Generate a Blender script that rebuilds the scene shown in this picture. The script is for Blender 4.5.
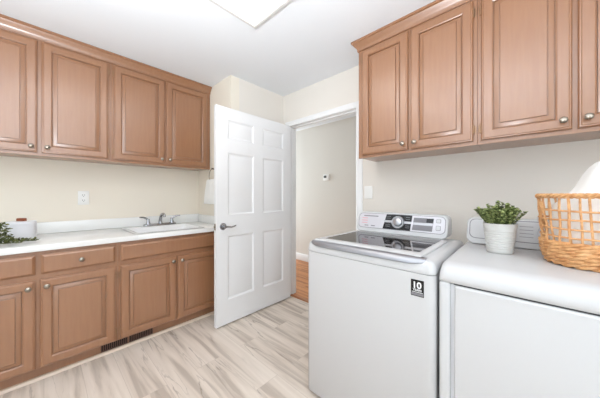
import bpy, bmesh, math, random
from mathutils import Vector, Matrix
R = math.radians
random.seed(7)
scene = bpy.context.scene
COL = scene.collection
for o in list(bpy.data.objects): bpy.data.objects.remove(o)

# ------------------------------------------------------------------ camera
cam_d = bpy.data.cameras.new('camera'); cam = bpy.data.objects.new('camera', cam_d); COL.objects.link(cam)
cam.location = (0, 0, 1.21); cam.rotation_euler = (R(90), 0, math.atan(225/240))
cam_d.sensor_width = 36; cam_d.lens = 14.4; cam_d.shift_y = -3.3/600; cam_d.clip_start = .02
scene.camera = cam
# ------------------------------------------------------------------ world, lights, exposure
w = bpy.data.worlds.new('daylight'); scene.world = w; w.use_nodes = True
w.node_tree.nodes['Background'].inputs[0].default_value = (.84, .93, 1, 1)
w.node_tree.nodes['Background'].inputs[1].default_value = .6
def area(name, loc, rot, sx, sy, power, col=(1, 1, 1)):
    d = bpy.data.lights.new(name, 'AREA'); d.shape = 'RECTANGLE'; d.size = sx; d.size_y = sy; d.energy = power; d.color = col
    o = bpy.data.objects.new(name, d); COL.objects.link(o); o.location = loc; o.rotation_euler = rot
    return o
area('added_rear_fill', (-.9, -1.86, 1.42), (R(90), 0, 0), 3.2, 1.7, 11.5, (.82, .93, 1))  # fill light added behind the camera, at the made-up rear window
area('added_side_fill', (1.46, -.35, 1.5), (R(90), 0, R(90)), 2.0, 1.7, 31, (.82, .93, 1))  # added fill from the unseen right side, brightens the left wall
area('bounce_flash', (-.3, -.5, 1.3), (R(180), 0, 0), .6, .6, 97, (.88, .94, 1))
area('added_hall_fill', (-4.6, 2.72, 1.3), (R(90), 0, R(-90)), 1.0, 2.0, 52, (.86, .95, 1))  # added light that brightens the hall from its unseen open end
scene.view_settings.view_transform = 'Standard'; scene.view_settings.look = 'None'
scene.view_settings.gamma = 1; scene.view_settings.use_curve_mapping = False
scene.view_settings.exposure = 0.09
LAMP = 2.4
scene.cycles.max_bounces = 10; scene.cycles.diffuse_bounces = 6; scene.cycles.glossy_bounces = 4
scene.cycles.sample_clamp_indirect = 4
scene.cycles.use_denoising = True

# ------------------------------------------------------------------ materials
def lin(c):
    return tuple(((v/255)/12.92 if v/255 <= .04045 else (((v/255)+.055)/1.055)**2.4) for v in c) + (1,)
def mat(name, rgb, rough=.5, metal=0, spec=.5, emit=0, coat=0, coatr=.08, bump=None, var=None, sub=0):
    m = bpy.data.materials.new(name); m.use_nodes = True
    nt = m.node_tree; b = nt.nodes['Principled BSDF']
    b.inputs['Base Color'].default_value = lin(rgb); b.inputs['Roughness'].default_value = rough
    b.inputs['Metallic'].default_value = metal; b.inputs['Specular IOR Level'].default_value = spec
    b.inputs['Coat Weight'].default_value = coat; b.inputs['Coat Roughness'].default_value = coatr
    if emit:
        b.inputs['Emission Color'].default_value = lin(rgb); b.inputs['Emission Strength'].default_value = emit
    tc = nt.nodes.new('ShaderNodeTexCoord')
    if var:                                     # (scale xyz, second colour, noise scale)
        mp = nt.nodes.new('ShaderNodeMapping'); mp.inputs['Scale'].default_value = var[0]
        nz = nt.nodes.new('ShaderNodeTexNoise'); nz.inputs['Scale'].default_value = var[2]; nz.inputs['Detail'].default_value = 5
        rp = nt.nodes.new('ShaderNodeValToRGB'); rp.color_ramp.elements[0].position = .35; rp.color_ramp.elements[1].position = .68
        rp.color_ramp.elements[0].color = lin(var[1]); rp.color_ramp.elements[1].color = lin(rgb)
        nt.links.new(tc.outputs['Object'], mp.inputs[0]); nt.links.new(mp.outputs[0], nz.inputs['Vector'])
        nt.links.new(nz.outputs['Fac'], rp.inputs[0]); nt.links.new(rp.outputs[0], b.inputs['Base Color'])
    if bump:                                    # (noise scale, strength)
        n2 = nt.nodes.new('ShaderNodeTexNoise'); n2.inputs['Scale'].default_value = bump[0]; n2.inputs['Detail'].default_value = 4
        bp = nt.nodes.new('ShaderNodeBump'); bp.inputs['Strength'].default_value = bump[1]; bp.inputs['Distance'].default_value = .004
        nt.links.new(tc.outputs['Object'], n2.inputs['Vector']); nt.links.new(n2.outputs['Fac'], bp.inputs['Height'])
        nt.links.new(bp.outputs[0], b.inputs['Normal'])
    return m
M = {}
M['wall'] = mat('cream_wall_paint', (230, 222, 208), .7, bump=(180, .08), spec=.3)
M['wallwhite'] = mat('warm_white_wall_paint', (225, 219, 211), .7, bump=(180, .08), spec=.3)
M['hallwall'] = mat('hall_wall_paint', (216, 211, 203), .7, bump=(180, .08), spec=.3)
M['ceil'] = mat('ceiling_paint', (228, 230, 233), .8, bump=(220, .1), spec=.2)
M['white'] = mat('white_trim_paint', (234, 234, 234), .38)
M['door'] = mat('white_door_paint', (231, 231, 232), .4)
M['cab'] = mat('pickled_maple_stain', (147, 102, 69), .33, var=((9, 9, .8), (141, 96, 64), 6), spec=.8, coat=.7, coatr=.25)
M['cabin'] = mat('cabinet_shadow_wood', (150, 103, 76), .5)
M['nickel'] = mat('satin_nickel', (158, 148, 136), .26, 1)
M['hingem'] = mat('dull_brass_hinge', (150, 118, 92), .4, .7)
M['chrome'] = mat('chrome', (165, 165, 168), .14, 1)
M['steel'] = mat('brushed_steel', (176, 176, 180), .34, 1)
M['counter'] = mat('white_laminate', (234, 234, 232), .22)
M['sink'] = mat('white_enamel', (236, 236, 236), .15)
M['sinkline'] = mat('grey_sink_edge', (128, 128, 128), .35)
M['appl'] = mat('white_appliance_enamel', (201, 201, 202), .25)
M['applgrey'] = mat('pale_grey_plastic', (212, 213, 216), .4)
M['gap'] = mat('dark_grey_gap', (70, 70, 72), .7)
M['lip'] = mat('silver_lid_lip', (150, 150, 154), .36, .8)
M['black'] = mat('black_gloss', (18, 18, 20), .12)
M['silver'] = mat('silver_print_plastic', (205, 203, 208), .35, .3)
M['printgrey'] = mat('grey_print', (120, 118, 122), .5)
M['printred'] = mat('pink_print', (214, 160, 166), .5)
M['printwhite'] = mat('white_print', (235, 235, 235), .5)
M['glass'] = mat('smoked_lid_glass', (26, 20, 17), .03, 0, .3)
M['dark'] = mat('dark_brown_grille', (92, 62, 50), .5)
M['darkback'] = mat('dark_void', (18, 14, 12), .9)
M['shoe'] = mat('pale_shoe_moulding', (226, 208, 190), .5)
M['pot'] = mat('white_ceramic', (200, 199, 195), .4)
M['soil'] = mat('dark_soil', (50, 38, 28), .95)
M['stem'] = mat('green_stem', (92, 104, 52), .6)
M['leather'] = mat('brown_leather', (138, 70, 38), .5)
M['jar'] = mat('pale_grey_ceramic', (226, 226, 230), .4)
M['cloth'] = mat('white_towel_cloth', (242, 241, 238), .95, bump=(260, .35), spec=.1)
M['wicker'] = mat('honey_wicker', (226, 178, 126), .55, var=((1, 1, 1), (186, 130, 78), 42))
M['plastic'] = mat('white_plastic', (236, 235, 232), .4)
M['lcd'] = mat('grey_display', (84, 86, 82), .3)
M['slot'] = mat('dark_slot', (70, 66, 62), .6)
M['lampframe'] = mat('grey_lamp_frame', (205, 203, 200), .5)
M['diffuser'] = mat('lit_diffuser', (253, 246, 239), .5, emit=LAMP)

def leafmat(name, a, b_):
    m = mat(name, a, .5); nt = m.node_tree; b = nt.nodes['Principled BSDF']
    g = nt.nodes.new('ShaderNodeNewGeometry'); rp = nt.nodes.new('ShaderNodeValToRGB')
    rp.color_ramp.elements[0].color = lin(a); rp.color_ramp.elements[1].color = lin(b_)
    nt.links.new(g.outputs['Random Per Island'], rp.inputs[0]); nt.links.new(rp.outputs[0], b.inputs['Base Color'])
    return m
M['leaf'] = leafmat('boxwood_leaf', (60, 80, 34), (184, 196, 130))
M['vine'] = leafmat('vine_leaf', (48, 55, 27), (126, 130, 72))

def plankmat(name, c1, c2, cvein, length, width, mortar, veins):
    m = bpy.data.materials.new(name); m.use_nodes = True; nt = m.node_tree; b = nt.nodes['Principled BSDF']
    L = nt.links.new
    tc = nt.nodes.new('ShaderNodeTexCoord')
    br = nt.nodes.new('ShaderNodeTexBrick'); br.offset = .37
    br.inputs['Scale'].default_value = 1; br.inputs['Brick Width'].default_value = length; br.inputs['Row Height'].default_value = width
    br.inputs['Mortar Size'].default_value = .0012; br.inputs['Color1'].default_value = (0, 0, 0, 1); br.inputs['Color2'].default_value = (1, 1, 1, 1)
    br.inputs['Mortar'].default_value = (.5, .5, .5, 1)
    L(tc.outputs['Object'], br.inputs['Vector'])
    # every plank gets its own piece of the vein pattern
    sh = nt.nodes.new('ShaderNodeVectorMath'); sh.operation = 'SCALE'; sh.inputs['Scale'].default_value = 7.3
    L(br.outputs['Color'], sh.inputs[0])
    ad = nt.nodes.new('ShaderNodeVectorMath'); ad.operation = 'ADD'; L(tc.outputs['Object'], ad.inputs[0]); L(sh.outputs[0], ad.inputs[1])
    def noise(sc, scale, det, dist):
        mp = nt.nodes.new('ShaderNodeMapping'); mp.inputs['Scale'].default_value = sc; L(ad.outputs[0], mp.inputs[0])
        n = nt.nodes.new('ShaderNodeTexNoise'); n.inputs['Scale'].default_value = scale; n.inputs['Detail'].default_value = det; n.inputs['Distortion'].default_value = dist
        L(mp.outputs[0], n.inputs['Vector']); return n.outputs['Fac']
    def math_(op, a, b_=None):
        n = nt.nodes.new('ShaderNodeMath'); n.operation = op
        if hasattr(a, 'links'): L(a, n.inputs[0])
        else: n.inputs[0].default_value = a
        if b_ is not None:
            if hasattr(b_, 'links'): L(b_, n.inputs[1])
            else: n.inputs[1].default_value = b_
        return n.outputs[0]
    rp = nt.nodes.new('ShaderNodeValToRGB'); e = rp.color_ramp.elements
    e[0].position = .37; e[0].color = lin(cvein); e[1].position = .49; e[1].color = lin(c1)
    x = rp.color_ramp.elements.new(.64); x.color = lin(c2)
    L(noise((.5, 7, 1), veins, 8, .6), rp.inputs[0])
    # thin darker vein lines running along the plank
    ridge = math_('ABSOLUTE', math_('SUBTRACT', noise((.5, 5, 1), 2.2, 5, .35), .5))
    line = math_('SUBTRACT', 1.0, math_('MINIMUM', math_('DIVIDE', ridge, .016), 1.0))
    mask = math_('MINIMUM', math_('MAXIMUM', math_('MULTIPLY', math_('SUBTRACT', noise((.9, 3, 1), 1.6, 2, 0), .42), 6.0), 0.0), 1.0)
    mx = nt.nodes.new('ShaderNodeMix'); mx.data_type = 'RGBA'; mx.blend_type = 'MULTIPLY'
    L(math_('MULTIPLY', math_('MULTIPLY', line, mask), .8), mx.inputs[0])
    L(rp.outputs[0], mx.inputs[6]); mx.inputs[7].default_value = (.45, .42, .39, 1)
    m2 = nt.nodes.new('ShaderNodeMix'); m2.data_type = 'RGBA'; L(br.outputs['Fac'], m2.inputs[0]); L(mx.outputs[2], m2.inputs[6]); m2.inputs[7].default_value = lin(mortar)
    L(m2.outputs[2], b.inputs['Base Color']); b.inputs['Roughness'].default_value = .42; b.inputs['Specular IOR Level'].default_value = .35
    return m
M['floor'] = plankmat('greige_vinyl_planks', (210, 197, 184), (221, 209, 197), (180, 166, 153), 1.22, .18, (192, 178, 165), 2.1)
M['oak'] = plankmat('oak_strip_floor', (176, 114, 66), (190, 130, 80), (146, 88, 46), .9, .083, (120, 70, 36), 2.2)
mg = bpy.data.materials.new('window_glass'); mg.use_nodes = True
nt = mg.node_tree; nt.nodes.remove(nt.nodes['Principled BSDF'])
t_ = nt.nodes.new('ShaderNodeBsdfTransparent'); g_ = nt.nodes.new('ShaderNodeBsdfGlossy'); g_.inputs['Roughness'].default_value = .02
mxs = nt.nodes.new('ShaderNodeMixShader'); mxs.inputs[0].default_value = .06
nt.links.new(t_.outputs[0], mxs.inputs[1]); nt.links.new(g_.outputs[0], mxs.inputs[2])
nt.links.new(mxs.outputs[0], nt.nodes['Material Output'].inputs[0]); M['pane'] = mg

# ------------------------------------------------------------------ mesh helpers
class B:
    def __init__(s): s.bm = bmesh.new()
    def add(s, t):
        me = bpy.data.meshes.new('t'); t.to_mesh(me); t.free(); s.bm.from_mesh(me); bpy.data.meshes.remove(me); return s
    def box(s, x0, x1, y0, y1, z0, z1, bev=0, seg=2):
        t = bmesh.new(); bmesh.ops.create_cube(t, size=1)
        for v in t.verts:
            v.co = ((x0+x1)/2+v.co.x*(x1-x0), (y0+y1)/2+v.co.y*(y1-y0), (z0+z1)/2+v.co.z*(z1-z0))
        if bev: bmesh.ops.bevel(t, geom=t.edges[:], offset=bev, segments=seg, profile=.5, affect='EDGES')
        return s.add(t)
    def loft(s, loops, cap0=True, cap1=True, closed=False):
        t = bmesh.new(); n = len(loops[0])
        V = [[t.verts.new(p) for p in l] for l in loops]
        rng = range(len(V)) if closed else range(len(V)-1)
        for i in rng:
            a, b = V[i], V[(i+1) % len(V)]
            for j in range(n): t.faces.new((a[j], a[(j+1) % n], b[(j+1) % n], b[j]))
        if not closed:
            if cap0: t.faces.new(V[0][::-1])
            if cap1: t.faces.new(V[-1])
        bmesh.ops.recalc_face_normals(t, faces=t.faces[:])
        return s.add(t)
    def tube(s, pts, r, n=8, closed=False, flat=None):
        P = [Vector(p) for p in pts]; m = len(P); loops = []; up = Vector((0, 0, 1))
        prev = None
        for i, p in enumerate(P):
            if closed: d = P[(i+1) % m]-P[i-1]
            else: d = P[min(i+1, m-1)]-P[max(i-1, 0)]
            d.normalize()
            if prev is None:
                ref = up if abs(d.z) < .9 else Vector((1, 0, 0))
                a = d.cross(ref).normalized()
            else:
                a = (prev-d*prev.dot(d)).normalized()
            prev = a; b = d.cross(a)
            rr = r[i] if isinstance(r, (list, tuple)) else r
            fl = flat or 1
            loops.append([p+a*math.cos(2*math.pi*k/n)*rr+b*math.sin(2*math.pi*k/n)*rr*fl for k in range(n)])
        return s.loft(loops, closed=closed)
    def lathe(s, prof, c=(0, 0, 0), axis='z', n=28, caps=True):
        loops = []
        for r, h in prof:
            l = []
            for k in range(n):
                a = 2*math.pi*k/n; u, v = r*math.cos(a), r*math.sin(a)
                q = {'z': (u, v, h), 'x': (h, u, v), '-x': (-h, u, v), '-y': (u, -h, v), 'y': (u, h, v)}[axis]
                l.append((c[0]+q[0], c[1]+q[1], c[2]+q[2]))
            loops.append(l)
        return s.loft(loops, caps, caps)
    def sphere(s, c, r, sc=(1, 1, 1), seg=16):
        t = bmesh.new(); bmesh.ops.create_uvsphere(t, u_segments=seg, v_segments=seg//2, radius=r)
        for v in t.verts: v.co = (c[0]+v.co.x*sc[0], c[1]+v.co.y*sc[1], c[2]+v.co.z*sc[2])
        return s.add(t)
    def leaf(s, p, d, nrm, L, W):
        d = d.normalized(); a = d.cross(nrm)
        if a.length < 1e-4: a = d.cross(Vector((1, .3, .2)))
        a.normalize(); nn = a.cross(d).normalized()
        v = [s.bm.verts.new(p), s.bm.verts.new(p+d*L*.35+a*W*.5+nn*L*.08), s.bm.verts.new(p+d*L*.75+a*W*.42+nn*L*.08), s.bm.verts.new(p+d*L),
             s.bm.verts.new(p+d*L*.75-a*W*.42+nn*L*.08), s.bm.verts.new(p+d*L*.35-a*W*.5+nn*L*.08), s.bm.verts.new(p+d*L*.5-nn*L*.04)]
        for i in range(6): s.bm.faces.new((v[i], v[(i+1) % 6], v[6]))
ORG = {}
def obj(name, b, m, parent=None, kind=None, smooth=40):
    me = bpy.data.meshes.new(name); off = None
    if parent is not None:
        off = ORG[parent.name]
    elif kind == 'structure': off = Vector((0, 0, 0))
    else:
        xs = [v.co for v in b.bm.verts]
        off = Vector(((min(c.x for c in xs)+max(c.x for c in xs))/2, (min(c.y for c in xs)+max(c.y for c in xs))/2, min(c.z for c in xs)))
    for v in b.bm.verts: v.co -= off
    b.bm.to_mesh(me); b.bm.free()
    if smooth:
        me.polygons.foreach_set('use_smooth', [True]*len(me.polygons)); me.set_sharp_from_angle(angle=R(smooth))
    me.materials.append(m)
    o = bpy.data.objects.new(name, me); COL.objects.link(o); ORG[o.name] = off
    if parent is not None: o.parent = parent
    else: o.location = off
    if kind: o['kind'] = kind
    return o
def thing(name, loc, label, cat, group=None):
    o = bpy.data.objects.new(name, None); COL.objects.link(o); o.location = loc; o.empty_display_size = .1
    ORG[o.name] = Vector(loc); tag(o, label, cat, group); return o
def tag(o, label, cat, group=None):
    o['label'] = label; o['category'] = cat
    if group: o['group'] = group
    return o
def rr(cx, cy, hx, hy, r, n=6):                 # rounded rectangle loop in a plane
    out = []
    for (sx, sy, a0) in ((1, 1, 0), (-1, 1, 90), (-1, -1, 180), (1, -1, 270)):
        for k in range(n+1):
            a = R(a0+90*k/n); out.append((cx+sx*(hx-r)+r*math.cos(a), cy+sy*(hy-r)+r*math.sin(a)))
    return out
def struct(name, b, m, parent=None, smooth=40): return obj(name, b, m, parent, 'structure' if parent is None else None, smooth)

# ------------------------------------------------------------------ room shell
XL, YE, XA, YD, ZC = -2.92, 1.30, -2.185, 2.03, 2.44
YR, XR = -1.9, 1.5
OPL, OPR, OPZ = -2.085, -1.165, 2.043
struct('floor', B().box(XL-.1, XR+.1, YR-.1, YD+.03, -.05, 0), M['floor'], smooth=0)
struct('floor_hall', B().box(-4.7, .2, YD+.031, 3.4, -.05, 0), M['oak'], smooth=0)
struct('ceiling', B().box(-4.7, XR+.1, YR-.1, 3.4, ZC, ZC+.05), M['ceil'], smooth=0)
struct('wall_left', B().box(XL-.1, XL, YR-.1, YE, 0, ZC), M['wall'], smooth=0)
struct('wall_end', B().box(XL-.1, XA, YE, YE+.1, 0, ZC), M['wall'], smooth=0)
struct('wall_alcove', B().box(XA-.1, XA, YE+.1, YD+.11, 0, ZC), M['wallwhite'], smooth=0)
bw = B(); bw.box(XA, OPL-.02, YD, YD+.11, 0, ZC); bw.box(OPR+.02, XR+.1, YD, YD+.11, 0, ZC); bw.box(OPL-.02, OPR+.02, YD, YD+.11, OPZ+.02, ZC)
struct('wall_back', bw, M['wallwhite'], smooth=0)
struct('wall_hall', B().box(-4.7, .2, 3.3, 3.4, 0, ZC), M['hallwall'], smooth=0)
struct('wall_hall_right', B().box(.1, .2, YD+.11, 3.3, 0, ZC), M['hallwall'], smooth=0)
def wall_hole(name, a0, a1, h0, h1, z0, z1, f):
    b = B()
    for (u0, u1, v0, v1) in ((a0, h0, 0, ZC), (h1, a1, 0, ZC), (h0, h1, 0, z0), (h0, h1, z1, ZC)): f(b, u0, u1, v0, v1)
    struct(name, b, M['wallwhite'], smooth=0)
wall_hole('wall_rear', XL, XR+.1, -2.5, .7, .55, 2.28, lambda b, u0, u1, v0, v1: b.box(u0, u1, YR-.1, YR, v0, v1))
wall_hole('wall_right', YR, YD, -1.4, .7, .6, 2.35, lambda b, u0, u1, v0, v1: b.box(XR, XR+.1, u0, u1, v0, v1))
def added_window(name, f, a0, a1, z0, z1):
    t = .05; b = B()
    for (u0, u1, v0, v1) in ((a0, a0+t, z0, z1), (a1-t, a1, z0, z1), (a0+t, a1-t, z0, z0+t), (a0+t, a1-t, z1-t, z1), ((a0+a1)/2-.025, (a0+a1)/2+.025, z0+t, z1-t)):
        b.box(*f(u0, u1, .02, .08, v0, v1))
    o = struct(name, b, M['white'], smooth=0)
    p = B().box(*f(a0+t, a1-t, .046, .05, z0+t, z1-t)); struct('window_pane', p, M['pane'], o, smooth=0)
added_window('added_window_1', lambda u0, u1, d0, d1, v0, v1: (u0, u1, YR-d1, YR-d0, v0, v1), -2.5, .7, .55, 2.28)  # unseen rear window, made up to bring in light
added_window('added_window_2', lambda u0, u1, d0, d1, v0, v1: (XR+d0, XR+d1, u0, u1, v0, v1), -1.4, .7, .6, 2.35)  # unseen side window, likewise added for its light
# door casing and jamb
prof = [(.0, 0), (0, .012), (.008, .018), (.03, .016), (.045, .012), (.058, .009), (.063, 0)]     # (outwards, towards the room)
def casing(name, side, sgn):
    b = B(); loops = []
    path = [(OPL, 0, 'v'), (OPL, OPZ, 'c'), (OPR, OPZ, 'd'), (OPR, 0, 'e')]
    for (x, z, k) in path:
        l = []
        for (o_, d_) in prof:
            dx = -o_ if k in 'vc' else o_; dz = o_ if k in 'cd' else 0
            l.append((x+dx, side+sgn*d_, z+dz))
        loops.append(l)
    b.loft(loops); return struct(name, b, M['white'])
casing('trim_1', YD, -1)
casing('trim_2', YD+.11, 1)
bj = B(); bj.box(OPL-.02, OPL, YD, YD+.11, 0, OPZ+.02); bj.box(OPR, OPR+.02, YD, YD+.11, 0, OPZ+.02); bj.box(OPL, OPR, YD, YD+.11, OPZ, OPZ+.02)
bj.box(OPL, OPL+.01, YD+.045, YD+.075, 0, OPZ-.01); bj.box(OPR-.01, OPR, YD+.045, YD+.075, 0, OPZ-.01); bj.box(OPL, OPR, YD+.045, YD+.075, OPZ-.01, OPZ)
struct('trim_3', bj, M['white'])
struct('baseboard_hall', B().box(-4.7, .1, 3.285, 3.2999, 0, .125, .004), M['white'])
struct('trim_4', B().box(OPL, OPR, YD+.005, YD+.06, .0005, .006, .002), M['oak'])
# shoe moulding at the toe kick
sh = B(); prf = [(-2.337, .001), (-2.318, .001), (-2.319, .010), (-2.324, .018), (-2.337, .021)]
sh.loft([[(x, y, z) for x, z in prf] for y in (-.47, 1.299)]); struct('trim_5', sh, M['shoe'])

# six-panel door, standing open at a right angle
DX0, DX1, DY0, DY1, DZ0, DZ1 = -2.066, -2.030, 1.060, 1.998, .012, 2.035
def six_panel():
    b = B(); bm = b.bm
    us = [DY0, DY0+.117, DY0+.413, DY0+.528, DY0+.822, DY1]
    vs = [DZ0, .237, .833, 1.030, 1.612, 1.742, 1.922, DZ1]
    def side(x, s):
        for i in range(5):
            for j in range(7):
                u0, u1, v0, v1 = us[i], us[i+1], vs[j], vs[j+1]
                if i in (1, 3) and j in (1, 3, 5):
                    prev = None
                    for ins, d in ((0, 0), (.006, -.004), (.016, -.009), (.024, -.009), (.05, -.003)):
                        cur = [bm.verts.new((x+s*d, a, c)) for a, c in ((u0+ins, v0+ins), (u1-ins, v0+ins), (u1-ins, v1-ins), (u0+ins, v1-ins))]
                        if prev:
                            for k in range(4): bm.faces.new((prev[k], prev[(k+1) % 4], cur[(k+1) % 4], cur[k]))
                        prev = cur
                    bm.faces.new(prev)
                else:
                    bm.faces.new([bm.verts.new((x, a, c)) for a, c in ((u0, v0), (u1, v0), (u1, v1), (u0, v1))])
    side(DX1, 1); side(DX0, -1)
    for k in range(5):
        for z in (DZ0, DZ1): bm.faces.new([bm.verts.new(p) for p in ((DX0, us[k], z), (DX1, us[k], z), (DX1, us[k+1], z), (DX0, us[k+1], z))])
    for k in range(7):
        for y in (DY0, DY1): bm.faces.new([bm.verts.new(p) for p in ((DX0, y, vs[k]), (DX1, y, vs[k]), (DX1, y, vs[k+1]), (DX0, y, vs[k+1]))])
    bmesh.ops.remove_doubles(bm, verts=bm.verts[:], dist=1e-5); bmesh.ops.recalc_face_normals(bm, faces=bm.faces[:])
    return b
door = struct('door_1', six_panel(), M['door'], smooth=20)
hy, hz = 1.128, .926
hb = B(); hb.lathe([(.033, 0), (.033, .004), (.029, .009), (.014, .012), (.011, .02), (.011, .045), (.012, .05)], (DX1, hy, hz), 'x')
hb.tube([(DX1+.046, hy-.008, hz), (DX1+.05, hy+.02, hz), (DX1+.05, hy+.06, hz-.006), (DX1+.049, hy+.080, hz-.002), (DX1+.047, hy+.105, hz+.006)], [.0105, .0095, .008, .007, .006], 10)
obj('door_handle', hb, M['chrome'], door)
hb = B(); hb.lathe([(.033, 0), (.033, .004), (.029, .009), (.014, .012), (.011, .02), (.011, .045), (.012, .05)], (DX0, hy, hz), '-x')
hb.tube([(DX0-.046, hy-.008, hz), (DX0-.05, hy+.03, hz), (DX0-.048, hy+.12, hz+.004)], [.0105, .009, .006], 10)
obj('door_handle', hb, M['chrome'], door)
obj('latch_plate', B().box(DX0+.006, DX1-.006, DY0-.0025, DY0+.001, hz-.029, hz+.029).box(DX0+.011, DX1-.011, DY0-.011, DY0, hz-.009, hz+.009, .003), M['nickel'], door)
for z in (.25, 1.05, 1.83):
    obj('hinge', B().lathe([(.007, 0), (.007, .09)], (DX0-.006, DY1+.010, z), n=12).box(DX0-.006, DX0+.0, DY1-.03, DY1+.006, z, z+.09), M['steel'], door)

# ------------------------------------------------------------------ ceiling light
LX0, LX1, LY0, LY1 = -1.428, -.83, -.17, 1.048
lt = thing('ceiling_light', ((LX0+LX1)/2, (LY0+LY1)/2, ZC), 'lit rectangular ceiling light with thin grey frame on the white ceiling', 'ceiling light')
b = B(); t = .020
for a in ((LX0, LX0+t, LY0, LY1), (LX1-t, LX1, LY0, LY1), (LX0+t, LX1-t, LY0, LY0+t), (LX0+t, LX1-t, LY1-t, LY1)): b.box(*a, ZC-.022, ZC-.0005)
obj('frame', b, M['lampframe'], lt, smooth=0)
obj('diffuser', B().box(LX0+t, LX1-t, LY0+t, LY1-t, ZC-.010, ZC-.002), M['diffuser'], lt, smooth=0)

# ------------------------------------------------------------------ cabinets
def mapL(fx): return lambda u, v, w_: (fx+w_, u, v)
def mapR(fy): return lambda u, v, w_: (u, fy-w_, v)
def mbox(b, mp, u0, u1, v0, v1, w0, w1, bev=0):
    p, q = mp(u0, v0, w0), mp(u1, v1, w1)
    return b.box(min(p[0], q[0]), max(p[0], q[0]), min(p[1], q[1]), max(p[1], q[1]), min(p[2], q[2]), max(p[2], q[2]), bev)
def ring(mp, u0, u1, v0, v1, ins, w_): return [mp(*p, w_) for p in ((u0+ins, v0+ins), (u1-ins, v0+ins), (u1-ins, v1-ins), (u0+ins, v1-ins))]
def knob(mp, u, v, w0, parent):
    b = B(); o = mp(u, v, w0); ax = 'x' if mp(0, 0, 1)[0] != mp(0, 0, 0)[0] else '-y'
    b.lathe([(.0075, 0), (.006, .006), (.006, .012), (.0115, .016), (.0155, .0205), (.0155, .0235), (.0125, .027), (.0065, .0295), (.001, .0302)], o, ax, n=20)
    return obj('knob', b, M['nickel'], parent)
def cab_door(mp, u0, u1, v0, v1, hinge, knob_v, root):
    T = .021; fr = .056
    b = B(); rings = [(0, .001), (0, T-.009), (.004, T-.004), (.009, T-.003), (.012, T), (fr-.007, T), (fr-.006, T-.002), (fr-.001, T-.005), (fr, T-.007), (fr, .001)]
    b.loft([ring(mp, u0, u1, v0, v1, i, w_) for i, w_ in rings], closed=True)
    d = obj('door', b, M['cab'], root, smooth=25)
    b = B(); f2 = fr-.003
    b.loft([ring(mp, u0, u1, v0, v1, i, w_) for i, w_ in ((f2, .003), (f2, T-.017), (f2+.006, T-.017), (f2+.0065, T-.011), (f2+.009, T-.010), (f2+.027, T-.0055), (f2+.0275, T-.009), (f2+.030, T-.009), (f2+.0305, T-.0015), (f2+.032, T-.0005))])
    obj('panel', b, M['cab'], d, smooth=25)
    ku = u1-.03 if hinge == 'l' else u0+.03
    knob(mp, ku, knob_v, T, d)
    hu = u0 if hinge == 'l' else u1
    s = -1 if hinge == 'l' else 1
    for hv in (v0+.07, v1-.07):
        b = B(); mbox(b, mp, *sorted((hu+s*.0005, hu+s*.0135)), hv-.022, hv+.022, .0005, .003, .001)
        c = mp(hu+s*.002, hv-.024, .012)
        b.lathe([(.0042, 0), (.0042, .048)], c, 'z', n=10)
        b.sphere(mp(hu+s*.002, hv+.026, .012), .0045, seg=10); b.sphere(mp(hu+s*.002, hv-.026, .012), .0045, seg=10)
        mbox(b, mp, *sorted((hu-s*.001, hu+s*.004)), hv-.022, hv+.022, .002, .012)
        obj('hinge', b, M['hingem'], d)
    return d
def upper(name_label, mp, depth, u0, u1, doors, group):
    z0, z1 = 1.507, 2.437
    root = thing('wall_cabinet', mp((u0+u1)/2, z0, -depth/2), name_label, 'wall cabinet', group)
    b = B(); mbox(b, mp, u0, u1, z0+.006, z1, -depth+.001, -.02)
    
    obj('body', b, M['cab'], root, smooth=0)
    b = B(); mbox(b, mp, u0, u1, z0, z1, -.0199, 0, .001); obj('face_frame', b, M['cab'], root, smooth=0)
    for (a, c, h) in doors: cab_door(mp, a, c, 1.528, 2.350, h, 1.570, root)
    return root
ml = mapL(-2.628); mr = mapR(1.730)
upper('left-wall upper cabinet at the photo edge, the one farther from the white door', ml, .292, -.44, .3975, [(-.425, -.034, 'l'), (-.012, .378, 'r')], 'upper cabinets on the left wall')
upper('left-wall upper cabinet above the sink, next to the white door', ml, .292, .3985, 1.297, [(.417, .822, 'l'), (.836, 1.256, 'r')], 'upper cabinets on the left wall')
upper('upper cabinet above the washer, the one next to the doorway', mr, .30, -.975, -.2035, [(-.940, -.590, 'l'), (-.573, -.222, 'r')], 'upper cabinets over the washer and dryer')
upper('upper cabinet above the dryer and wicker basket at the right photo edge', mr, .30, -.2025, .55, [(-.184, .164, 'l'), (.182, .530, 'r')], 'upper cabinets over the washer and dryer')
cp = [(.001, 2.363), (.008, 2.363), (.010, 2.378), (.016, 2.392), (.028, 2.406), (.036, 2.420), (.045, 2.424), (.045, 2.4385), (.001, 2.4385)]
b = B(); b.loft([[(-2.628+w_, y, z) for w_, z in cp] for y in (-.44, 1.2985)])
tag(obj('crown_moulding', b, M['cab'], smooth=20), 'brown crown moulding along the top of the left-wall cabinets', 'moulding')
b = B(); b.loft([[(-.975-w_, 2.0295, z) for w_, z in cp], [(-.975-w_, 1.73-w_, z) for w_, z in cp], [(.55, 1.73-w_, z) for w_, z in cp]])
tag(obj('crown_moulding', b, M['cab'], smooth=20), 'light brown crown moulding along the top of the cabinets above washer and dryer', 'moulding')

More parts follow.
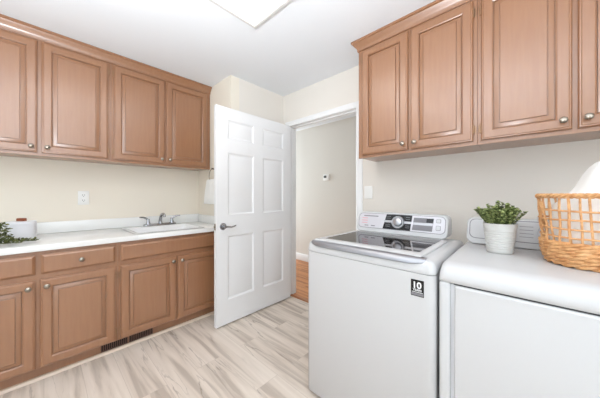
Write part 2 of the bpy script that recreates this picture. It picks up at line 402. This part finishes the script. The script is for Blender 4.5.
mb_ = mapL(-2.28)
def drawer(mp, u0, u1, v0, v1, root, kn=True, name='drawer'):
    b = B(); T = .02
    b.loft([ring(mp, u0, u1, v0, v1, i, w_) for i, w_ in ((0, .001), (0, T-.011), (.004, T-.008), (.012, T-.0015), (.015, T))])
    d = obj(name, b, M['cab'], root, smooth=20)
    if kn: knob(mp, (u0+u1)/2, (v0+v1)/2, T, d)
    return d
def base(label, u0, u1):
    root = thing('base_cabinet', (-2.6, (u0+u1)/2, .001), label, 'base cabinet', 'base cabinets under the white counter')
    fx = -2.28
    b = B()
    b.box(XL+.001, fx-.02, u0, u0+.016, .1, .855); b.box(XL+.001, fx-.02, u1-.016, u1, .1, .855)
    b.box(XL+.001, fx-.02, u0+.016, u1-.016, .1, .118); b.box(XL+.001, XL+.01, u0+.016, u1-.016, .118, .855)
    obj('body', b, M['cab'], root, smooth=0)
    b = B(); mbox(b, mb_, u0, u1, .1, .855, -.0199, 0, .001); obj('face_frame', b, M['cab'], root, smooth=0)
    obj('toe_kick', B().box(-2.36, -2.338, u0, u1, .001, .0999), M['cab'], root, smooth=0)
    return root
c1 = base('brown base cabinet with two drawers, below the white canister, nearest the photo edge', -.44, .3865)
drawer(mb_, -.425, -.037, .705, .831, c1); drawer(mb_, -.013, .371, .705, .831, c1)
cab_door(mb_, -.425, -.037, .108, .672, 'l', .628, c1); cab_door(mb_, -.017, .371, .108, .672, 'r', .628, c1)
c2 = base('brown base cabinet under the sink, with one long drawerless front, beside the white door', .3875, 1.297)
drawer(mb_, .404, 1.275, .705, .831, c2, False, 'false_front')
cab_door(mb_, .404, .806, .108, .672, 'l', .632, c2); cab_door(mb_, .820, 1.262, .108, .672, 'r', .632, c2)

# register in the toe kick
vt = thing('floor_register', (-2.33, .466, .022), 'dark brown slotted air register in the toe kick under the base cabinets', 'air vent')
for (y0, y1) in ((.293, .460), (.470, .640)):
    g = obj('grille_back', B().box(-2.3375, -2.335, y0, y1, .024, .098), M['darkback'], vt, smooth=0)
    b = B(); b.box(-2.335, -2.331, y0, y1, .024, .030); b.box(-2.335, -2.331, y0, y1, .092, .098)
    n = 13
    for k in range(n+1):
        y = y0+(y1-y0-.005)*k/n; b.box(-2.335, -2.331, y, y+.005, .030, .092)
    obj('grille', b, M['dark'], vt, smooth=0)

# ------------------------------------------------------------------ countertop, sink, faucet
SX0, SX1, SY0, SY1 = -2.845, -2.318, .500, 1.100
ct = thing('countertop', (-2.58, .42, .856), 'long white countertop with low backsplash over the brown base cabinets', 'countertop')
b = B(); HX0, HX1, HY0, HY1 = SX0+.02, SX1-.02, SY0+.02, SY1-.02
zs = (.856, .895)
b.box(XL+.001, -2.25, -.46, HY0, *zs, .003); b.box(XL+.001, -2.25, HY1, 1.2985, *zs, .003)
b.box(XL+.001, HX0, HY0-.004, HY1+.004, *zs, .001); b.box(HX1, -2.25, HY0-.004, HY1+.004, *zs, .003)
obj('slab', b, M['counter'], ct)
obj('backsplash', B().box(XL+.001, -2.898, -.46, 1.2985, .8951, .990, .004), M['counter'], ct)
obj('side_splash', B().box(-2.897, -2.262, 1.279, 1.2985, .8951, .985, .004), M['counter'], ct)
sk = thing('sink', ((SX0+SX1)/2, (SY0+SY1)/2, .8955), 'white drop-in sink with thin grey edge set in the counter', 'sink')
def srr(i, z, r=.05, dx0=0): 
    cx, cy = (SX0+SX1+dx0)/2, (SY0+SY1)/2
    return [(x, y, z) for x, y in rr(cx, cy, (SX1-SX0-dx0)/2-i, (SY1-SY0)/2-i, max(r-i*.3, .02))]
b = B(); b.loft([srr(0, .8953, .03), srr(0, .8975, .03), srr(.008, .8985, .03), srr(.008, .8953, .03)], closed=True); obj('edge_band', b, M['sinkline'], sk)
b = B(); b.loft([srr(.0085, .8953, .03), srr(.0085, .899, .03), srr(.014, .9015, .03), srr(.034, .9005, .05, .08), srr(.042, .892, .06, .08), srr(.055, .78, .08, .08), srr(.085, .742, .1, .08), srr(.18, .735, .1, .08)], False, True)
obj('basin', b, M['sink'], sk)
b = B(); b.lathe([(.001, 0), (.028, 0), (.03, .002), (.022, .003), (.001, .001)], (-2.54, .80, .7352)); obj('drain', b, M['chrome'], sk)
fx, fy, fz = -2.792, .835, .9015
fc = thing('faucet', (fx, fy, fz), 'chrome two-handle faucet behind the white sink', 'faucet')
b = B(); b.loft([[(x, y, z) for x, y in rr(fx, fy, .027-i, .155-i, .026-i)] for i, z in ((0, fz), (0, fz+.012), (.004, fz+.018), (.010, fz+.021))]); obj('base_plate', b, M['chrome'], fc)
b = B(); b.lathe([(.021, .018), (.019, .03), (.016, .045)], (fx, fy, fz))
b.tube([(fx, fy, fz+.03), (fx+.004, fy, fz+.062), (fx+.022, fy, fz+.095), (fx+.055, fy, fz+.118), (fx+.092, fy, fz+.122), (fx+.118, fy, fz+.112), (fx+.124, fy, fz+.094)], [.017, .0155, .0145, .0135, .013, .0135, .013], 12)
obj('spout', b, M['chrome'], fc)
for s in (-1, 1):
    y = fy+s*.112
    b = B(); b.lathe([(.023, .018), (.020, .03), (.013, .052), (.015, .066), (.010, .074), (.002, .076)], (fx, y, fz), n=20)
    b.tube([(fx, y, fz+.066), (fx+.006, y+s*.022, fz+.082), (fx+.014, y+s*.05, fz+.092), (fx+.022, y+s*.078, fz+.094)], [.010, .009, .0085, .007], 10)
    obj('faucet_handle', b, M['chrome'], fc)

# ------------------------------------------------------------------ things on the counter and walls
cx, cy, cz = -2.675, -.112, .8955
jar = thing('canister', (cx, cy, cz), 'white canister with brown leather lid handle on the counter', 'canister')
b = B(); b.lathe([(.001, 0), (.070, 0), (.074, .006), (.074, .104), (.001, .104)], (cx, cy, cz), n=40); obj('body', b, M['jar'], jar)
b = B(); b.lathe([(.001, .1045), (.075, .1045), (.076, .108), (.076, .124), (.072, .129), (.001, .130)], (cx, cy, cz), n=40); obj('lid', b, M['jar'], jar)
b = B(); dv = Vector((.684, .7295, 0)); dv = Vector((.7295, .684, 0)); 
hw = [(-.028, .1305), (-.028, .147), (-.024, .151), (.024, .151), (.028, .147), (.028, .1305)]
per = Vector((-dv.y, dv.x, 0))
b.loft([[tuple(Vector((cx, cy, cz+z))+dv*u+per*q) for u, z in hw] for q in (-.009, .009)]); obj('lid_handle', b, M['leather'], jar)

def vine(pts, n, spread, L, b, stems):
    P = [Vector(p) for p in pts]; pts2 = []
    for i in range(len(P)-1):
        for k in range(6): pts2.append(P[i].lerp(P[i+1], k/6))
    pts2.append(P[-1]); stems.append((pts2, .0016))
    m = len(pts2)-1
    for i in range(n):
        t = i/(n-1)*m; k = min(int(t), m-1); p = pts2[k].lerp(pts2[k+1], t-k); d = (pts2[k+1]-pts2[k]).normalized()
        for q in range(3):
            s = Vector((random.uniform(-1, 1), random.uniform(-1, 1), random.uniform(-.2, 1))).normalized()
            p2 = p+s*spread*random.random(); p2.z = max(p2.z, .904)
            dd = (d*.6+s).normalized()
            if p2.z < .93 and dd.z < 0: dd.z = abs(dd.z)
            sc = 1-.45*(i/n)
            b.leaf(p2, dd, Vector((random.uniform(-.6, .6), random.uniform(-.6, .6), 1)), L*sc*random.uniform(.7, 1.1), L*sc*.85)
sp = thing('leafy_vine', (-2.42, -.2, .8955), 'dark green leafy vine trailing in front of the white canister', 'plant')
b = B(); st = []
vine([(-2.44, -.36, .91), (-2.42, -.24, .925), (-2.40, -.14, .918), (-2.395, -.08, .912), (-2.392, -.035, .910)], 70, .018, .024, b, st)
vine([(-2.40, -.36, .91), (-2.36, -.25, .915), (-2.34, -.17, .915), (-2.345, -.10, .912)], 60, .020, .024, b, st)
vine([(-2.46, -.38, .91), (-2.45, -.28, .99), (-2.45, -.22, 1.025), (-2.44, -.185, 1.01), (-2.42, -.165, .95), (-2.40, -.14, .915)], 85, .026, .025, b, st)
vine([(-2.50, -.38, .95), (-2.46, -.30, 1.03), (-2.46, -.235, 1.040), (-2.45, -.205, .99), (-2.42, -.19, .94)], 80, .028, .025, b, st)
vine([(-2.44, -.36, .93), (-2.41, -.28, .95), (-2.40, -.22, .955), (-2.39, -.17, .93)], 70, .028, .025, b, st)
obj('foliage', b, M['vine'], sp, smooth=0)
for pts, r in st: obj('stem', B().tube(pts, r, 6), M['stem'], sp)

ot = thing('wall_outlet', (XL+.003, .245, 1.13), 'white double electrical outlet on the wall above the counter', 'outlet')
obj('cover_plate', B().box(XL+.0005, XL+.006, .207, .283, 1.128, 1.252, .002), M['plastic'], ot)
for z in (1.167, 1.213):
    o = obj('receptacle', B().loft([[(x, y, zz) for y, zz in rr(.245, z, .017, .0165, .012)] for x in (XL+.0055, XL+.0085)]), M['plastic'], ot)
    bb = B()
    for dy in (-.007, .007): bb.box(XL+.0086, XL+.0092, .245+dy-.0015, .245+dy+.0015, z-.002, z+.008)
    bb.lathe([(.0001, 0), (.003, 0), (.003, .0006), (.0001, .0006)], (XL+.0086, .245, z-.009), 'x', n=12)
    obj('slot', bb, M['slot'], o)

rx, rz = -2.490, 1.428
tr = thing('towel_ring', (rx, 1.298, rz), 'metal towel ring on the wall between cabinet and white door', 'towel ring')
b = B(); b.tube([(rx+.076*math.cos(2*math.pi*k/40), 1.258, rz+.076*math.sin(2*math.pi*k/40)) for k in range(40)], .0045, 10, True); obj('ring', b, M['nickel'], tr)
b = B(); b.lathe([(.024, .0005), (.024, .006), (.014, .012), (.009, .018), (.009, .042), (.011, .048), (.003, .05)], (rx, 1.2995, rz+.076), '-y', n=20); obj('post', b, M['nickel'], tr)
b = B(); loops = []
zt = rz-.050
def towel_loop(z, hw_, th, ph):
    l = []
    for s in (1, -1):
        for k in range(25):
            u = -1+2*k/24; u *= s
            l.append((rx+u*hw_, 1.258-s*th*(1-.75*abs(u)**6)+.006*math.sin(u*7+ph)*min(1, (zt+.03-z)*6), z))
    return l
for z, hw_, th in ((zt+.012, .110, .004), (zt+.006, .125, .012), (zt-.015, .138, .015), (zt-.06, .150, .015), (zt-.12, .165, .014), (zt-.19, .178, .014), (zt-.256, .184, .014), (zt-.260, .182, .010)):
    loops.append(towel_loop(z, hw_, th, z*5))
b.loft(loops); tag(obj('hand_towel', b, M['cloth'], smooth=60), 'white hand towel hanging from the towel ring beside the white door', 'towel')

wp = B().box(-1.083, -1.003, YD-.0065, YD-.0005, 1.182, 1.298, .002)
tag(obj('wall_plate', wp, M['plastic']), 'blank white wall plate above the washer by the doorway', 'wall plate')
th = thing('thermostat', (-2.462, 3.29, 1.47), 'small white thermostat with dark display on the hallway wall', 'thermostat')
obj('housing', B().box(-2.525, -2.400, 3.272, 3.2995, 1.468, 1.572, .006), M['plastic'], th)
obj('display', B().box(-2.512, -2.455, 3.2695, 3.2722, 1.512, 1.552, .001), M['lcd'], th)
for z in (1.525, 1.500): obj('button', B().box(-2.435, -2.412, 3.269, 3.2722, z, z+.014, .002), M['plastic'], th)

# ------------------------------------------------------------------ washer
WX0, WX1, WY0, WY1 = -.983, -.272, 1.107, 1.80
wcx, wcy, whx, why = (WX0+WX1)/2, (WY0+WY1)/2, (WX1-WX0)/2, (WY1-WY0)/2
ws = thing('washing_machine', (wcx, wcy, .001), 'white top-loading washing machine with dark glass lid, next to the doorway', 'washing machine')
def box_loop(cx, cy, hx, hy, r, ins, z, n=6): return [(x, y, z) for x, y in rr(cx, cy, hx-ins, hy-ins, max(r-ins, .004), n)]
b = B(); b.loft([box_loop(wcx, wcy, whx, why, .03, i, z) for i, z in ((.006, .022), (0, .030), (0, .872))]); obj('body', b, M['appl'], ws)
b = B(); b.loft([box_loop(wcx, wcy, whx, why, .03, i, z) for i, z in ((.006, .8722), (.006, .8745))]); obj('seam', b, M['printgrey'], ws)
b = B(); b.loft([box_loop(wcx, wcy, whx, why, .03, i, z, 8) for i, z in ((.001, .8747), (0, .879), (.001, .900), (.004, .912), (.010, .923), (.020, .931), (.034, .935), (.042, .9352), (.06, .9352))]); obj('top_cover', b, M['appl'], ws)
for x in (WX0+.05, WX1-.05):
    for y in (WY0+.05, WY1-.05): obj('foot', B().lathe([(.02, .0005), (.022, .008), (.012, .012), (.012, .0222)], (x, y, 0), n=16), M['gap'], ws)
# lid: white frame, dark glass, silver grip
GX0, GX1, GY0, GY1 = -.916, -.362, 1.204, 1.622
LZ = .9357
b = B()
lo = lambda i, z: [(x, y, z) for x, y in rr((GX0+GX1)/2, 1.382, (GX1-GX0)/2+.03-i, .255-i, .02, 5)]
li = lambda i, z: [(x, y, z) for x, y in rr((GX0+GX1)/2, (GY0+GY1)/2, (GX1-GX0)/2+i, (GY1-GY0)/2+i, .012, 5)]
b.loft([lo(0, LZ), lo(0, LZ+.007), lo(.004, LZ+.010), li(.002, LZ+.010), li(0, LZ+.009), li(0, LZ)], closed=True); lid = obj('lid', b, M['appl'], ws)
b = B(); b.loft([li(-.0005, LZ+.0005), li(-.0005, LZ+.0088)]); obj('lid_glass', b, M['glass'], lid)
b = B(); gl = []
for k in range(13):
    u = -1+2*k/12; x = (WX0+WX1)/2+u*(.322)-.006
    y0 = 1.111+.012*abs(u)**10; s = 1-.3*abs(u)**12
    gl.append([(x, y0+.014+dy*s, .930+dz*s) for dy, dz in ((.014, .013), (-.004, .012), (-.016, .006), (-.025, -.006), (-.028, -.017), (-.022, -.021), (.002, -.010), (.014, -.004))])
b.loft(gl); obj('lid_grip', b, M['lip'], lid)
# control panel, leaning back
PX0, PX1 = -.922, -.330
def pface(u, s, d=0):                       # u across, s up the sloped face (0..1), d out of the face
    y0, z0, y1, z1 = 1.656, .970, 1.688, 1.0845; u *= 1.029
    n = Vector((0, -(z1-z0), (y1-y0))).normalized()
    return (u, y0+(y1-y0)*s+n.y*d, z0+(z1-z0)*s+n.z*d)
PH = math.hypot(.032, .1145)
def prr(u0, u1, s0, s1, r, d, n=5):
    return [pface(x, y/PH, d) for x, y in rr((u0+u1)/2, (s0+s1)/2*PH, (u1-u0)/2, (s1-s0)/2*PH, r, n)]
def housing(x0, x1, yb):
    b = B()
    f0 = prr(x0, x1, -.22, 1.04, .034, -.004); f1 = prr(x0+.005, x1-.005, -.19, 1.0, .03, .001)
    back = [(p[0], yb, p[2]) for p in prr(x0, x1, -.22, 1.02, .034, -.004)]
    b.loft([back, f0, f1]); return b
pan = obj('control_panel', housing(PX0, PX1, 1.775), M['appl'], ws)
b = B(); b.loft([prr(PX0+.012, PX1-.012, .02, .95, .028, .001), prr(PX0+.012, PX1-.012, .02, .95, .028, .0022)]); obj('trim_ring', b, M['printgrey'], pan)
b = B(); b.loft([prr(PX0+.015, PX1-.015, .045, .925, .026, .0015), prr(PX0+.015, PX1-.015, .045, .925, .026, .003)]); obj('fascia', b, M['silver'], pan)
def quad(pts, d0, d1):
    b = B(); b.loft([[pface(u, s, d0) for u, s in pts], [pface(u, s, d1) for u, s in pts]]); return b
b = quad([(-.722, .05), (-.540, .05), (-.532, .92), (-.703, .92)], .0031, .0042); obj('black_fascia', b, M['black'], pan)
for s in (.20, .30, .68, .79):
    for a0, a1 in ((-.705, -.672), (-.572, -.546)): obj('dial_print', quad([(a0, s), (a1, s), (a1+.001, s+.025), (a0+.001, s+.025)], .0043, .0046), M['printgrey'], pan)
for s0, s1 in ((.44, .57),):
    obj('silver_band', quad([(-.716, s0), (-.537, s0), (-.536, s1), (-.714, s1)], .0043, .0047), M['steel'], pan)
kc = Vector(pface(-.620, .48, .004)); nrm = Vector(pface(0, 0, 1))-Vector(pface(0, 0, 0)); rot = Vector((0, 0, 1)).rotation_difference(nrm).to_matrix()
def dial(prof, n=32):
    b = B(); b.lathe(prof, n=n)
    for v in b.bm.verts: v.co = kc+rot@v.co
    return b
kn = obj('dial', dial([(.001, 0), (.043, 0), (.043, .006), (.040, .011), (.035, .011), (.034, .006), (.001, .006)]), M['steel'], pan)
obj('dial_cap', dial([(.001, .0062), (.031, .0062), (.028, .018), (.025, .020), (.001, .0205)]), M['steel'], kn)
b = quad([(-.528, .12), (-.412, .12), (-.405, .82), (-.522, .82)], .0031, .0040); obj('display', b, M['printgrey'], pan)
b = quad([(-.447, .58), (-.410, .58), (-.407, .80), (-.446, .80)], .0041, .0046); obj('screen', b, M['black'], pan)
b = quad([(-.526, .42), (-.411, .42), (-.409, .55), (-.525, .55)], .0041, .0044); obj('silver_band', b, M['steel'], pan)
for s0, s1 in ((.20, .45), (.60, .80)):
    b = B(); b.loft([prr(-.392, -.367, s0, s1, .004, .0031), prr(-.392, -.367, s0, s1, .004, .005)]); bt = obj('button', b, M['printgrey'], pan)
    b = B(); b.loft([prr(-.390, -.369, s0+.02, s1-.02, .003, .0051), prr(-.390, -.369, s0+.02, s1-.02, .003, .006)]); obj('button_face', b, M['appl'], bt)
obj('print', quad([(-.872, .74), (-.762, .74), (-.762, .80), (-.872, .80)], .0031, .0034), M['printgrey'], pan)
for s in (.30, .45, .60): obj('print', quad([(-.885, s), (-.84, s), (-.84, s+.05), (-.885, s+.05)], .0031, .0034), M['printred'], pan)
for u in (-.86, -.81): obj('print', quad([(u, .14), (u+.03, .14), (u+.03, .19), (u, .19)], .0031, .0034), M['printgrey'], pan)
# sticker
SXa, SXb, SZa, SZb = -.367, -.314, .774, .845
stk = obj('sticker', B().box(SXa, SXb, WY0-.0012, WY0-.0003, SZa, SZb), M['black'], ws, smooth=0)
obj('sticker_band', B().box(SXa+.002, SXb-.002, WY0-.0015, WY0-.0012, SZa+.003, SZa+.014), M['printgrey'], stk, smooth=0)
obj('sticker_line', B().box(SXa+.004, SXb-.004, WY0-.0016, WY0-.0012, SZa+.0165, SZa+.0185), M['printwhite'], stk, smooth=0)
def text_mesh(body, size, x, z, y, bold=0.0):
    cu = bpy.data.curves.new('t', 'FONT'); cu.body = body; cu.size = size; cu.align_x = 'CENTER'; cu.extrude = .0002; cu.offset = bold
    o = bpy.data.objects.new('t', cu); COL.objects.link(o)
    dg = bpy.context.evaluated_depsgraph_get(); me = bpy.data.meshes.new_from_object(o.evaluated_get(dg))
    b = B(); b.bm.from_mesh(me)
    for v in b.bm.verts: v.co = (x+v.co.x, y-v.co.z, z+v.co.y)
    bpy.data.objects.remove(o); return b
obj('numerals', text_mesh('10', .038, (SXa+SXb)/2-.002, .8090, WY0-.0015, .0012), M['printwhite'], stk, smooth=0)
obj('lettering', text_mesh('YEARS', .0125, (SXa+SXb)/2, .7965, WY0-.0015, .0003), M['printwhite'], stk, smooth=0)

# ------------------------------------------------------------------ dryer
DX, DXR, DYF, DYB = -.261, .43, 1.118, 1.80
dcx, dcy, dhx, dhy = (DX+DXR)/2, (DYF+DYB)/2, (DXR-DX)/2, (DYB-DYF)/2
dr = thing('clothes_dryer', (dcx, dcy, .001), 'white clothes dryer carrying the potted plant and wicker basket', 'clothes dryer')
b = B(); b.loft([[(x, y, z) for x, y in rr(dcx, (DYF+.045+DYB)/2, dhx, (DYB-DYF-.045)/2, .012)] for z in (.022, .858)]); obj('body', b, M['appl'], dr)
b = B(); DO0, DO1, DT, DB = -.206, .375, .862, .09
fy0, fy1 = DYF, DYF+.0445
b.box(DX, DO0-.014, fy0, fy1, .022, .858, .012, 4); b.box(DO1+.010, DXR, fy0, fy1, .022, .858, .010, 3)
b.box(DO0-.016, DO1+.016, fy0+.002, fy1, .022, DB-.008, .004)
b.box(DO0-.02, DO1+.02, fy0+.03, fy1, DB-.02, .858)
obj('front_frame', b, M['appl'], dr)
obj('gap_shade_strip', B().box(DO0-.004, DO1+.004, fy0+.012, fy0+.0299, .8518, .8578), M['gap'], dr)  # dark strip standing in for the shadow in the door's top gap
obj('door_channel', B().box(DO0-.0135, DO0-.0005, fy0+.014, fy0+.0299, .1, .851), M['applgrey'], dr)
b = B()
pf = [(DB, fy0+.012), (DB+.006, fy0+.002), (.35, fy0-.004), (.60, fy0-.005), (.775, fy0-.003), (.800, fy0+.001), (.843, fy0+.001), (.851, fy0+.007), (.851, fy0+.028), (DB, fy0+.028)]
def dl(x, ins): return [(x, y+(ins if i not in (8, 9) else 0), z) for i, (z, y) in enumerate(pf)]
b.loft([dl(DO0, .008), dl(DO0+.004, .002), dl(DO0+.012, 0), dl(DO1-.012, 0), dl(DO1-.004, .002), dl(DO1, .008)]); obj('door', b, M['appl'], dr, smooth=30)
b = B(); prt = [(DYF+.004, .8585), (DYF-.002, .866), (DYF-.003, .880), (DYF+.002, .900), (DYF+.012, .917), (DYF+.030, .929), (DYF+.060, .936), (1.42, .940), (1.60, .941), (DYB, .941), (DYB, .8585)]
def tl(x, dz, dy): return [(x, y+(dy if i < 6 else 0), z-(dz if 1 < i < 10 else 0)) for i, (y, z) in enumerate(prt)]
b.loft([tl(DX, .028, .010), tl(DX+.003, .016, .005), tl(DX+.011, .006, .002), tl(DX+.024, .001, 0), tl(DX+.04, 0, 0), tl(DXR-.04, 0, 0), tl(DXR-.024, .001, 0), tl(DXR-.011, .006, .002), tl(DXR-.003, .016, .005), tl(DXR, .028, .010)])
obj('top_cover', b, M['appl'], dr, smooth=50)
dp = obj('control_panel', (lambda: housing(-.238, .40, 1.775))(), M['appl'], dr)
b = B(); b.loft([prr(-.226, .388, .02, .95, .028, .001), prr(-.226, .388, .02, .95, .028, .0022)]); obj('trim_ring', b, M['printgrey'], dp)
b = B(); b.loft([prr(-.222, .384, .05, .92, .026, .0015), prr(-.222, .384, .05, .92, .026, .003)]); obj('fascia', b, M['appl'], dp)
kc = Vector(pface(.085, .48, .003))
kn = obj('dial', dial([(.001, 0), (.043, 0), (.043, .006), (.040, .011), (.035, .011), (.034, .006), (.001, .006)]), M['steel'], dp)
obj('dial_cap', dial([(.001, .0062), (.031, .0062), (.028, .018), (.025, .020), (.001, .0205)]), M['steel'], kn)
for s in (.25, .4, .55, .7): obj('print', quad([(-.02, s), (.03, s), (.03, s+.02), (-.02, s+.02)], .0031, .0034), M['printgrey'], dp)
for x in (DX+.05, DXR-.05):
    for y in (DYF+.09, DYB-.05): obj('foot', B().lathe([(.02, .0005), (.022, .008), (.012, .012), (.012, .0222)], (x, y, 0), n=16), M['gap'], dr)

# ------------------------------------------------------------------ potted plant on the dryer
px, py, pz = -.088, 1.485, .9412
pp = thing('potted_plant', (px, py, pz), 'small bushy green plant in a ribbed white pot on the dryer', 'potted plant')
prof = [(.001, 0), (.046, 0), (.049, .004)]
for k in range(9):
    z = .012+k*.0115; r = .049+.0145*(z/.13); prof += [(r+.0012, z), (r-.0004, z+.0075)]
prof += [(.0635, .122), (.0645, .126), (.0645, .138), (.061, .139), (.059, .125), (.001, .125)]
b = B(); b.lathe(prof, (px, py, pz), n=48); obj('pot', b, M['pot'], pp, smooth=30)
b = B(); b.lathe([(.001, .1255), (.0585, .1255), (.055, .130), (.001, .133)], (px, py, pz), n=32); obj('soil', b, M['soil'], pp)
lb = B()
for i in range(56):
    a = random.uniform(0, 6.283); rr_ = math.sqrt(random.random())*.050
    p0 = Vector((px+rr_*math.cos(a), py+rr_*math.sin(a), pz+.128))
    out = rr_/.050
    d = Vector((math.cos(a)*out*.55+random.uniform(-.2, .2), math.sin(a)*out*.55+random.uniform(-.2, .2), 1)).normalized()
    h = random.uniform(.096, .118)*(1-.16*out)
    pts = [p0+d*h*t+Vector((0, 0, -.012*out*t*t)) for t in (0, .33, .66, 1)]
    obj('stem', B().tube(pts, [.0014, .0012, .001, .0008], 5), M['stem'], pp)
    for k in range(20):
        t = .15+.85*k/19; j = min(int(t*3), 2); p = pts[j].lerp(pts[j+1], t*3-j)
        for q in range(2):
            aa = k*1.57+q*math.pi+random.uniform(-.5, .5)
            s = Vector((math.cos(aa), math.sin(aa), random.uniform(.1, .9))).normalized()
            lb.leaf(p, s, Vector((random.uniform(-.5, .5), random.uniform(-.5, .5), 1)), random.uniform(.009, .014), random.uniform(.010, .015))
obj('foliage', lb, M['leaf'], pp, smooth=0)

# ------------------------------------------------------------------ wicker basket and towels
kx, ky, kz, khx, khy, KH = .232, 1.452, .9415, .198, .143, .278
wb = thing('wicker_basket', (kx, ky, kz), 'honey-coloured open-weave wicker basket on the dryer at the right photo edge', 'basket')
def bprof(t):                                # size factor against height 0..1
    return 1.01-.11*(1-min(1, t))-.07*(1-min(1, t*4))**2
def bpt(ph, t, off=0):                       # a point around the basket wall
    f = bprof(t); N = 200
    L = BL; i = (ph % 1)*len(L); a = L[int(i) % len(L)]; c = L[(int(i)+1) % len(L)]; q = i-int(i)
    x, y = a[0]+(c[0]-a[0])*q, a[1]+(c[1]-a[1])*q
    nx, ny = x/khx**2, y/khy**2; m = math.hypot(nx, ny)
    return (kx+x*f+off*nx/m, ky+y*f+off*ny/m, kz+KH*t)
raw = rr(0, 0, khx-.008, khy-.008, .125, 16); BL = []
# resample evenly along the outline
seg = [math.dist(raw[i], raw[(i+1) % len(raw)]) for i in range(len(raw))]; tot = sum(seg); NB = 240
i = 0; acc = 0
for k in range(NB):
    s = tot*k/NB
    while acc+seg[i] < s: acc += seg[i]; i += 1
    q = (s-acc)/seg[i] if seg[i] else 0; a, c = raw[i], raw[(i+1) % len(raw)]
    BL.append((a[0]+(c[0]-a[0])*q, a[1]+(c[1]-a[1])*q))
b = B(); b.loft([[(kx+x*bprof(0)*.98, ky+y*bprof(0)*.98, z) for x, y in BL[::4]] for z in (kz+.001, kz+.012)]); obj('base', b, M['wicker'], wb)
NS = 38
b = B()
rows = [(.03, .0085), (.085, .0085), (.14, .009), (.195, .009), (.25, .009), (.30, .0095)]
for r_i, (t, rad) in enumerate(rows):
    for tw in (0, 1):
        b.tube([bpt(k/240, t+.015*math.sin(2*math.pi*(k/240*12+.5*tw+.37*r_i)), .007*math.cos(2*math.pi*(k/240*12+.5*tw+.37*r_i))) for k in range(240)], rad*.80, 7, True)
obj('woven_wall', b, M['wicker'], wb)
b = B()
for k in range(NS):
    ph = k/NS+random.uniform(-.003, .003); w1 = random.uniform(-.004, .004)
    b.tube([bpt(ph+w1*math.sin(t*5), t, .003*math.sin(t*14+k*math.pi)) for t in (.02, .15, .28, .38, .48, .58, .68, .78, .88, .97)], min(.0038+random.uniform(-.0006, .0006), .0044), 7)
obj('stakes', b, M['wicker'], wb)
b = B()
for r_i, t in enumerate((.40, .515, .635, .755)):
    j = [random.uniform(-.012, .012) for _ in range(12)]
    b.tube([bpt(k/240, t+sum(j[m]*math.sin(2*math.pi*(k/240*(m % 5+1)+m*.37)) for m in range(12))*.22, .0045*math.sin(2*math.pi*k/240*NS/2+r_i*math.pi)) for k in range(240)], .0038, 7, True)
obj('lattice_strands', b, M['wicker'], wb)
b = B()
for tw in range(3):
    b.tube([bpt(k/240, .962+.022*math.sin(2*math.pi*(k/240*22+tw/3)), .006*math.cos(2*math.pi*(k/240*22+tw/3))) for k in range(240)], .0046, 7, True)
obj('rim', b, M['wicker'], wb)
# white cloth filling the basket
b = B(); loops = []
for z, fx_, fy_, dx, dy in ((.958, .78, .76, 0, 0), (.975, .84, .84, 0, 0), (1.03, .87, .86, 0, 0), (1.12, .86, .84, .006, 0), (1.17, .84, .80, .010, 0), (1.205, .69, .74, .022, 0), (1.25, .60, .68, .032, 0), (1.295, .54, .62, .040, 0), (1.320, .50, .58, .046, 0), (1.336, .44, .51, .048, 0), (1.348, .32, .38, .050, 0), (1.354, .14, .18, .050, 0)):
    l = []
    for k, (x, y) in enumerate(BL[::3]):
        w_ = 1+.02*math.sin(k*.55+z*30)+.012*math.sin(k*1.3-z*21)
        l.append((kx+dx+x*fx_*w_, ky+dy+y*fy_*w_, z))
    loops.append(l)
b.loft(loops); tag(obj('bath_towel', b, M['cloth'], smooth=60), 'bundled white towel heaped in the wicker basket', 'towel')
